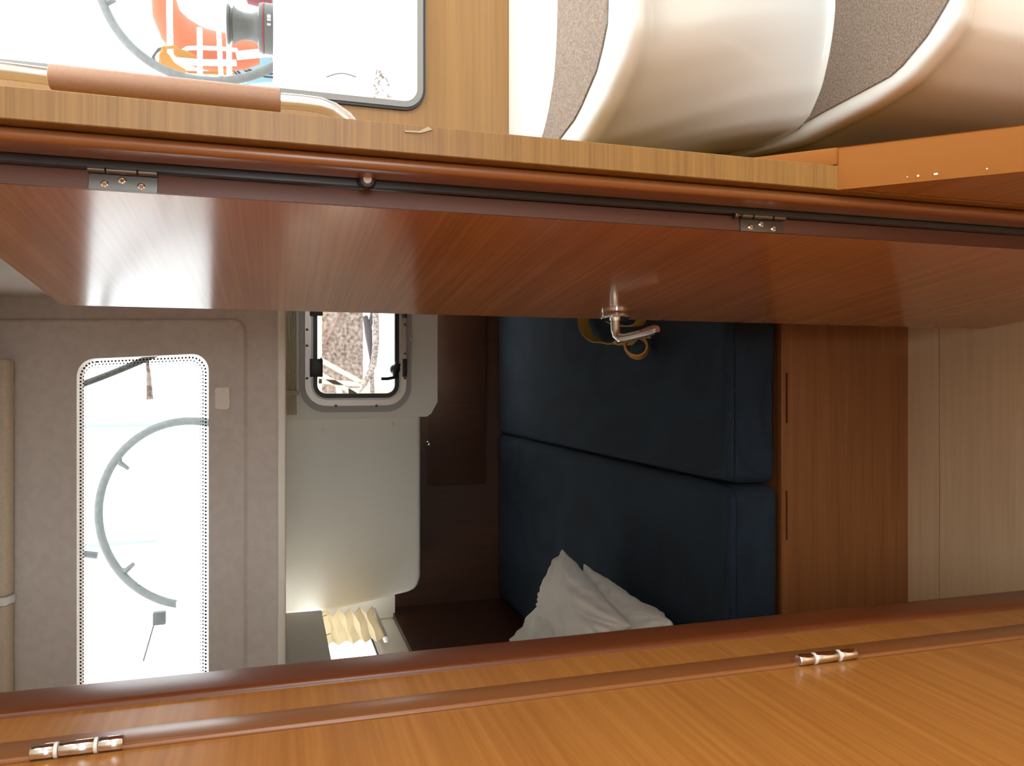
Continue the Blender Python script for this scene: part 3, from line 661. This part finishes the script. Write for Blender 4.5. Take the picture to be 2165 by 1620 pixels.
ax = Vector((.15, -.86, .48)).normalized(); e1 = ax.orthogonal().normalized(); e2 = ax.cross(e1)
for (r_, h_) in ((.032, -.030), (.0335, .0), (.032, .028), (.0275, .028), (.0275, -.030), (.032, -.030)):
    rings.append([c + ax * h_ + (e1 * math.cos(2 * PI * k / 28) * 1.12 + e2 * math.sin(2 * PI * k / 28)) * r_ for k in range(28)])
s.loops(rings, True, False); obj('rolled_end', s, M['ochre'], yb)
obj('tongue', ribbon([oz(1310, 724, .035), oz(1322, 729, .036), oz(1330, 722, .040), oz(1348, 709, .045), oz(1362, 714, .045)], wv, .004), M['ochre'], yb)
s = MB(); s.box(oz(1312, 724, .03) - Vector((.006, .004, .016)), oz(1312, 724, .03) + Vector((.006, .004, .02)), .002); obj('keeper', s, M['plastic'], yb)

# ================================================================== OUTSIDE, seen through the panes
def wheel(cx, cy, R, d, rr, lab, ty, spokes, arms):
    c = CAM + ray(cx, cy) * (d / F); c_ = c; Rm = R / F * d
    e = empty('steering_wheel', c_ - Vector((0, 0, Rm)), label=lab, cat='wheel', group='steering wheels in the cockpit')
    a1 = RT; a2 = (UP * .96 + FWD * ty).normalized(); r = rr
    s = MB(); s.ring(c_, Rm - r, r, a1, a2, 96, 14); rimo = obj('rim', s, M['wheel'], e)
    for an in spokes:
        v = a1 * math.cos(math.radians(an)) + a2 * math.sin(math.radians(an)); s = MB()
        s.tube([c_ + v * .05, c_ + v * (Rm - r * 2.2)], .008, 10); obj('spoke', s, M['white_out'], e)
    for an in arms:
        s = MB(); v = a1 * math.cos(math.radians(an)) + a2 * math.sin(math.radians(an)); tg = -a1 * math.sin(math.radians(an)) + a2 * math.cos(math.radians(an))
        s.tube([c_ + v * (Rm - r * 1.2) - tg * .03, c_ + v * (Rm - r * 2.2), c_ + v * (Rm - r * 5)], [r * .35, r * .75, r * .5], 10)
        obj('spoke_clip', s, M['wheel'], e)
    s = MB(); s.lathe([(.06, 0), (.06, .05), (.03, .07)], c_, (0, -1, 0), 24); obj('hub', s, M['white_out'], e)
    return e
def img_ang(x, y, cx, cy): return math.degrees(math.atan2(-(x - cx), -(y - cy)))
wheel(403, 1085, 203, 3.25, .0165, 'grey wheel seen through the cabin window with the dotted border', .0, [0, 72, 144, 216, 288], [img_ang(262, 985, 403, 1085), img_ang(265, 1208, 403, 1085)])
wheel(455, -81, 262, 2.62, .0145, 'grey wheel seen through the big window behind the winch', .0, [110.9, 182.9, 254.9, 326.9, 38.9], [img_ang(222, 8, 455, -81)])
q = onY(372, 1272, 3.26); s = MB(); s.box((-1.6, 3.26, 1.66), (q.x, 3.30, q.z), .006); struct('trim_8', s, M['gel'], 'white cockpit seat back hiding the end of the wheel', True)
# coaming that carries the winch, cockpit seat
tz = onY(578, 60, 2.45).z
s = MB(); s.box((.54, 2.33, 1.12), (1.6, 2.62, tz), .01, 3); struct('trim_6', s, M['gel'], 'white cockpit coaming under the winch', True)
s = MB(); s.box((.54, 1.30, 1.08), (2.4, 2.32, 1.12), .005); struct('floor_cockpit', s, M['gel'], 'white cockpit sole')
s = MB(); s.box((-1.10, 2.45, 1.60), (.53, 3.75, 1.66), .01); struct('floor_cockpit_seat', s, M['gel'], 'white cockpit seat top')
# winch
wc = onY(577, 63, 2.47); k_ = 2.47 / (F * 1.0) * .96
def wr(px_): return px_ * k_
wn_ = empty('winch', (wc.x, wc.y, tz), label='grey cockpit winch with a red ring at its base', cat='winch')
H = onY(478, 54, 2.47).z - tz
def lat(prof, n_, m_, pr): s = MB(); s.lathe([(r * 1.0, h * H) for r, h in prof], (wc.x, wc.y, tz), (0, 0, 1), 40); return obj(n_, s, m_, pr)
lat([(wr(50), 0), (wr(50), .19), (wr(49), .20)], 'base', M['winch'], wn_)
lat([(wr(50.5), .201), (wr(50.5), .235)], 'ring', M['winchred'], wn_)
lat([(wr(49), .236), (wr(48), .30), (wr(32), .34), (wr(27), .45), (wr(27), .62), (wr(31), .76), (wr(38), .84), (wr(36), .85)], 'drum', M['winch'], wn_)
lat([(wr(32), .851), (wr(33), .90), (wr(39), .93), (wr(40), .97), (wr(30), 1.0)], 'self_tailer', M['winch'], wn_)
s = MB(); q = Vector((wc.x, wc.y - wr(50) - .0006, tz + .1 * H))
for k, (a_, b_) in enumerate(((-.020, -.014), (-.006, .0), (.002, .012))): s.box((q.x + a_, q.y, q.z - .006), (q.x + b_, q.y + .0008, q.z + .004))
obj('emblem', s, M['label'], wn_, smooth=False)
# red fender corner above the winch
s = MB(); q = onY(556, -6, 2.9); s.lathe([(.0, -.04), (.03, -.03), (.036, 0), (.03, .05), (.0, .07)], q, (0, 0, 1), 20); tagset(obj('red_float', s, M['winchred'], origin=None), 'small red float at the top edge, beyond the winch', 'float')
# lifebuoy: orange horseshoe
YL = 3.4
def Q(x, y, Y=YL): return onY(x, y, Y)
lb = empty('lifebuoy', Q(460, 120), label='orange horseshoe lifebuoy strapped to the white rail', cat='lifebuoy')
s = MB(); path = [Q(345, -10), Q(352, 30), Q(372, 62), Q(400, 90), Q(430, 104), Q(470, 110), Q(515, 110), Q(548, 112)]
def flat(path, wds, th):
    rings = []
    for i, p in enumerate(path):
        d = (path[min(i + 1, len(path) - 1)] - path[max(0, i - 1)]).normalized(); sd = d.cross(Vector((0, 1, 0))).normalized(); w_ = wds[i]
        rings.append([p + sd * w_ * math.cos(2 * PI * k / 16) + Vector((0, 1, 0)) * th * math.sin(2 * PI * k / 16) for k in range(16)])
    b = MB(); b.loops(rings); return b
obj('foam_collar', flat(path, [.045, .055, .070, .085, .085, .080, .072, .045], .05), M['orange'], lb)
obj('upper_arm', flat([Q(338, 8, 3.45), Q(342, 30, 3.45), Q(350, 58, 3.45)], [.02, .03, .008], .02), M['amber'], lb)
s = MB(); s.tube([Q(384, 110, 3.33), Q(396, 102, 3.32), Q(425, 101, 3.32), Q(470, 103, 3.32), Q(500, 106, 3.32), Q(505, 112, 3.32), Q(545, 108, 3.32)], .0085, 8); obj('strap', s, M['white_out'], lb)
# pushpit rails
pr = empty('pushpit_rail', Q(440, 175, 3.25), label='white tubular stern rail around the lifebuoy', cat='rail')
def tb(pts_, r, nm='tube', m_='white_out', p_=pr): s = MB(); s.tube(pts_, r, 12); return obj(nm, s, M[m_], p_)
tb([Q(358, -30, 3.25), Q(359, 60, 3.25), Q(360, 110, 3.25), Q(364, 135, 3.25), Q(376, 153, 3.25), Q(400, 162, 3.25), Q(440, 164, 3.25), Q(520, 168, 3.25)], .0115)
tb([Q(422, 60, 3.27), Q(423, 165, 3.27)], .0105); tb([Q(484, 80, 3.27), Q(485, 166, 3.27)], .0105); tb([Q(373, 128, 3.28), Q(420, 132, 3.28), Q(500, 133, 3.28)], .012)
tb([Q(423, 158, 3.255), Q(423, 168, 3.255)], .009, 'end_stop', 'winch')
tb([Q(500, 118, 3.3), Q(560, 112, 3.3), Q(600, 112, 3.3)], .016)
# coiled line
cl = empty('coiled_rope', Q(350, 125), label='orange line coiled beside the lifebuoy', cat='rope')
s = MB()
for i in range(13):
    a_ = random.uniform(0, 6)
    s.tube([Q(372 + a_, 97 + a_, 3.2), Q(352 - i * .8, 100 + a_ * .5, 3.19), Q(338 + i * 1.6, 118, 3.19), Q(343 + i * 2.0, 138 - i * .4, 3.2), Q(358 + i * 2.2, 154 - i * .8, 3.2), Q(392, 160 - i, 3.2)], .0040, 6)
for i in range(15):
    ox = random.uniform(-7, 7); oy = random.uniform(-7, 7)
    p = [Q(366 + ox, 100 + i * .4, 3.30), Q(348 + ox * .8, 106 + oy * .3, 3.29), Q(341 + ox * .6, 125 + oy, 3.30), Q(350 + ox, 148 + oy * .5, 3.31), Q(385 + ox, 155 + oy * .6, 3.33), Q(430 + ox, 156 + oy * .6, 3.33), Q(490 + ox, 155 + oy, 3.34)]
    pts_ = []
    for a_, b_ in zip(p[:-1], p[1:]): pts_ += [a_.lerp(b_, k / 3) for k in range(3)]
    s.tube(pts_ + [p[-1]], .0042, 6)
for i in range(6):
    s.tube([Q(366, 103 + i * 2, 3.29), Q(390, 108 + i * 3, 3.285), Q(415 + i * 3, 121 + i * 2, 3.29)], .0042, 6)
obj('coil', s, M['rope_o'], cl)
s = MB()
for i in range(5): s.tube([Q(352 - i * 4, 98 + i, 3.36), Q(331 - i * 2, 108 + i * 3, 3.36), Q(325 - i, 122 + i * 2, 3.36), Q(334 + i, 142 + i * 2, 3.36), Q(350 + i * 3, 152, 3.36)], .0045, 6)
tagset(obj('dark_coil', s, M['winch'], cl), 'dark grey turns of the coil')
# water patch and navy lines
s = MB(); s.box((.2, 3.30, 1.50), (2.4, 4.4, Q(577, 60, 3.6).z - .012)); struct('floor_stern_deck', s, M['gel'], 'white stern deck')
s = MB(); s.prism([Q(492, 128, 3.9), Q(577, 118, 3.9), Q(577, 172, 3.9), Q(520, 176, 3.9), Q(492, 170, 3.9)], (0, .02, 0)); tagset(obj('blue_tarpaulin', s, M['water'], smooth=False), 'pale blue sheet beyond the winch and lifebuoy', 'sheet')
s = MB()
for pp in ([(495, 135), (520, 150), (560, 162), (580, 164)], [(515, 128), (522, 145), (545, 155), (580, 156)], [(500, 148), (512, 160), (520, 168)], [(494, 150), (508, 165)]): s.tube([Q(a_, b_, 3.6) for a_, b_ in pp], .0045, 8)
tagset(obj('navy_lines', s, M['rope_b']), 'thin navy ropes crossing the pale blue sheet', 'rope')
# loose frayed rope by the right end of the window
s = MB()
for i in range(26):
    x_ = random.uniform(792, 822); y_ = random.uniform(150, 215); q = Q(x_, y_, 2.322); s.tube([q, q + Vector((random.uniform(-.008, .008), 0, random.uniform(-.006, .006))), q + Vector((random.uniform(-.012, .012), .01, random.uniform(-.012, .012)))], .0012, 5)
tagset(obj('frayed_rope', s, M['rope_p']), 'frayed end of a pale rope near the bottom corner of the big window', 'rope')
s = MB(); s.tube([Q(690 + 9 * i, 163 - 8 * math.sin(i / 7 * PI), 2.328) for i in range(8)], .0012, 6); tagset(obj('thin_line', s, M['winch']), 'thin dark line arching in front of the white cockpit side', 'rope')
# rope and fittings behind the dotted window
s = MB(); a_, b_ = onY(120, 832, 2.6), onY(345, 742, 2.6); pth = [a_.lerp(b_, k / 20) + Vector((0, 0, -.012 * math.sin(PI * k / 20))) for k in range(21)]
s.tube(pth, .0095, 10); s9 = MB(); s9.box(pth[-1] + Vector((-.012, -.012, 1.66 - pth[-1].z)), pth[-1] + Vector((.012, .012, .02)), .003); struct('trim_9', s9, M['white_out']); tagset(obj('braided_rope', s, M['rope_g']), 'thick dark braided rope slanting across the corner of the dotted window', 'rope')
s = MB(); s.tube([onY(311, 758, 2.6), onY(315, 800, 2.6), onY(317, 845, 2.6)], [.0045, .007, .010], 8); tagset(obj('hanging_tassel', s, M['rope_p']), 'pale frayed cord hanging below the braided rope', 'rope')
s = MB(); s.tube([onY(165, 1170, 3.4), onY(206, 1175, 3.4)], .014, 10); tagset(obj('spar_end', s, M['winch']), 'short grey spar end beside the wheel rim, at the dotted border', 'spar')
s = MB(); s.box(onY(350, 1322, 3.2), onY(322, 1296, 3.2) + Vector((0, .03, 0)), .006); s.tube([onY(325, 1322, 3.2), onY(303, 1398, 3.2)], .003, 8); tagset(obj('deck_cleat', s, M['winch']), 'small dark fitting with a thin line, low in the dotted window', 'cleat')
M['stripe'] = mat('faint_blue', (.19, .25, .26), .7)
s = MB(); s.box((-3.2, 6.012, 1.62), (.8, 6.03, 4.2)); struct('wall_awning', s, M['white_out'], 'white awning side behind the wheels')
for i, (y0_, y1_, x0_, x1_) in enumerate(((905, 903, 170, 330), (1160, 1148, 165, 330))):
    s = MB(); a_, b_ = onY(x0_, y0_, 6), onY(x1_, y1_, 6); s.prism([a_, b_, b_ + Vector((.022, 0, 0)), a_ + Vector((.022, 0, 0))], (0, .012, 0)); tagset(obj('blue_stripe', s, M['stripe']), 'faint blue stripe on the white awning behind the wheel, ' + ('nearer the braided rope' if i == 0 else 'nearer the door jamb'), 'stripe')
# quay seen through the aft port
YQW = 8.0
s = MB(); a_ = onY(662, 900, YQW); b_ = onY(768, 300, YQW); s.box((-1.9, YQW, b_.z), (6, YQW + .5, a_.z)); struct('wall_quay', s, M['quay'], 'brown speckled quay wall seen through the aft port')
s = MB(); s.box((-1.9, 4.5, b_.z - .75), (6, YQW, b_.z - .66)); struct('floor_pontoon', s, M['pontoon'], 'cream pontoon deck below the quay')
s = MB(); s.box((-1.9, YQW - .2, b_.z - .64), (6, YQW - .02, b_.z - .01)); struct('trim_7', s, M['gel'], 'white strip at the foot of the quay wall')
b_z0 = b_.z - .66 + .015
fr = empty('quay_fence', onY(770, 860, 7.6), label='cream braced railing in front of the speckled quay wall', cat='railing')
def bar(p, q, wd, nm): 
    a_ = onY(*p, 7.6); b_ = onY(*q, 7.6); d = (b_ - a_).normalized(); sd = d.cross(Vector((0, 1, 0))).normalized() * wd; s = MB()
    s.prism([a_ - sd, b_ - sd, b_ + sd, a_ + sd], (0, .05, 0)); obj(nm, s, M['cream'], fr, smooth=False)
bar((676, 760), (770, 812), .022, 'brace'); bar((676, 790), (752, 835), .022, 'brace'); bar((674, 806), (768, 813), .022, 'rail'); bar((714, 811), (722, 850), .024, 'post'); bar((676, 640), (676, 850), .02, 'rail')
for x_ in (-.1, .9): s = MB(); s.box((x_, 7.6, -.2), (x_ + .05, 7.64, .9)); obj('post', s, M['cream'], fr)
s = MB(); s.tube([onY(683, 738, 7.985), onY(722, 655, 7.985)], .009, 6); tagset(obj('pink_line', s, mat('pink_rope', (.20, .10, .08), .8)), 'thin pink line slanting across the quay wall', 'rope')
for wdx, pp, nm, lab in ((.018, [(794, 650), (795, 720), (790, 770), (770, 812), (755, 838)], 'mooring_rope', 'pale twisted mooring rope hanging outside the aft port'),):
    s = MB(); P_ = [onY(a_, b_, 5.0) for a_, b_ in pp]; P_.append(Vector((P_[-1].x - .1, 5.0, b_z0))); s.tube(P_, .020, 8); s.tube([onY(786, 780, 5.02), onY(788, 850, 5.02)], .014, 8); tagset(obj(nm, s, M['rope_p']), lab, 'rope')
s = MB(); s.tube([onY(772, 668, 5.1), onY(779, 700, 5.1), onY(785, 765, 5.1), onY(771, 808, 5.1), onY(756, 836, 5.06), Vector((onY(755, 838, 5).x - .1, 5.04, b_z0))], [.016, .026, .008, .008, .008, .008], 8); s.tube([onY(790, 650, 5.1), onY(780, 700, 5.1)], .014, 8); tagset(obj('dark_line', s, mat('grey_line', (.05, .04, .045), .8)), 'dark grey line crossing beside the pale mooring rope', 'rope')
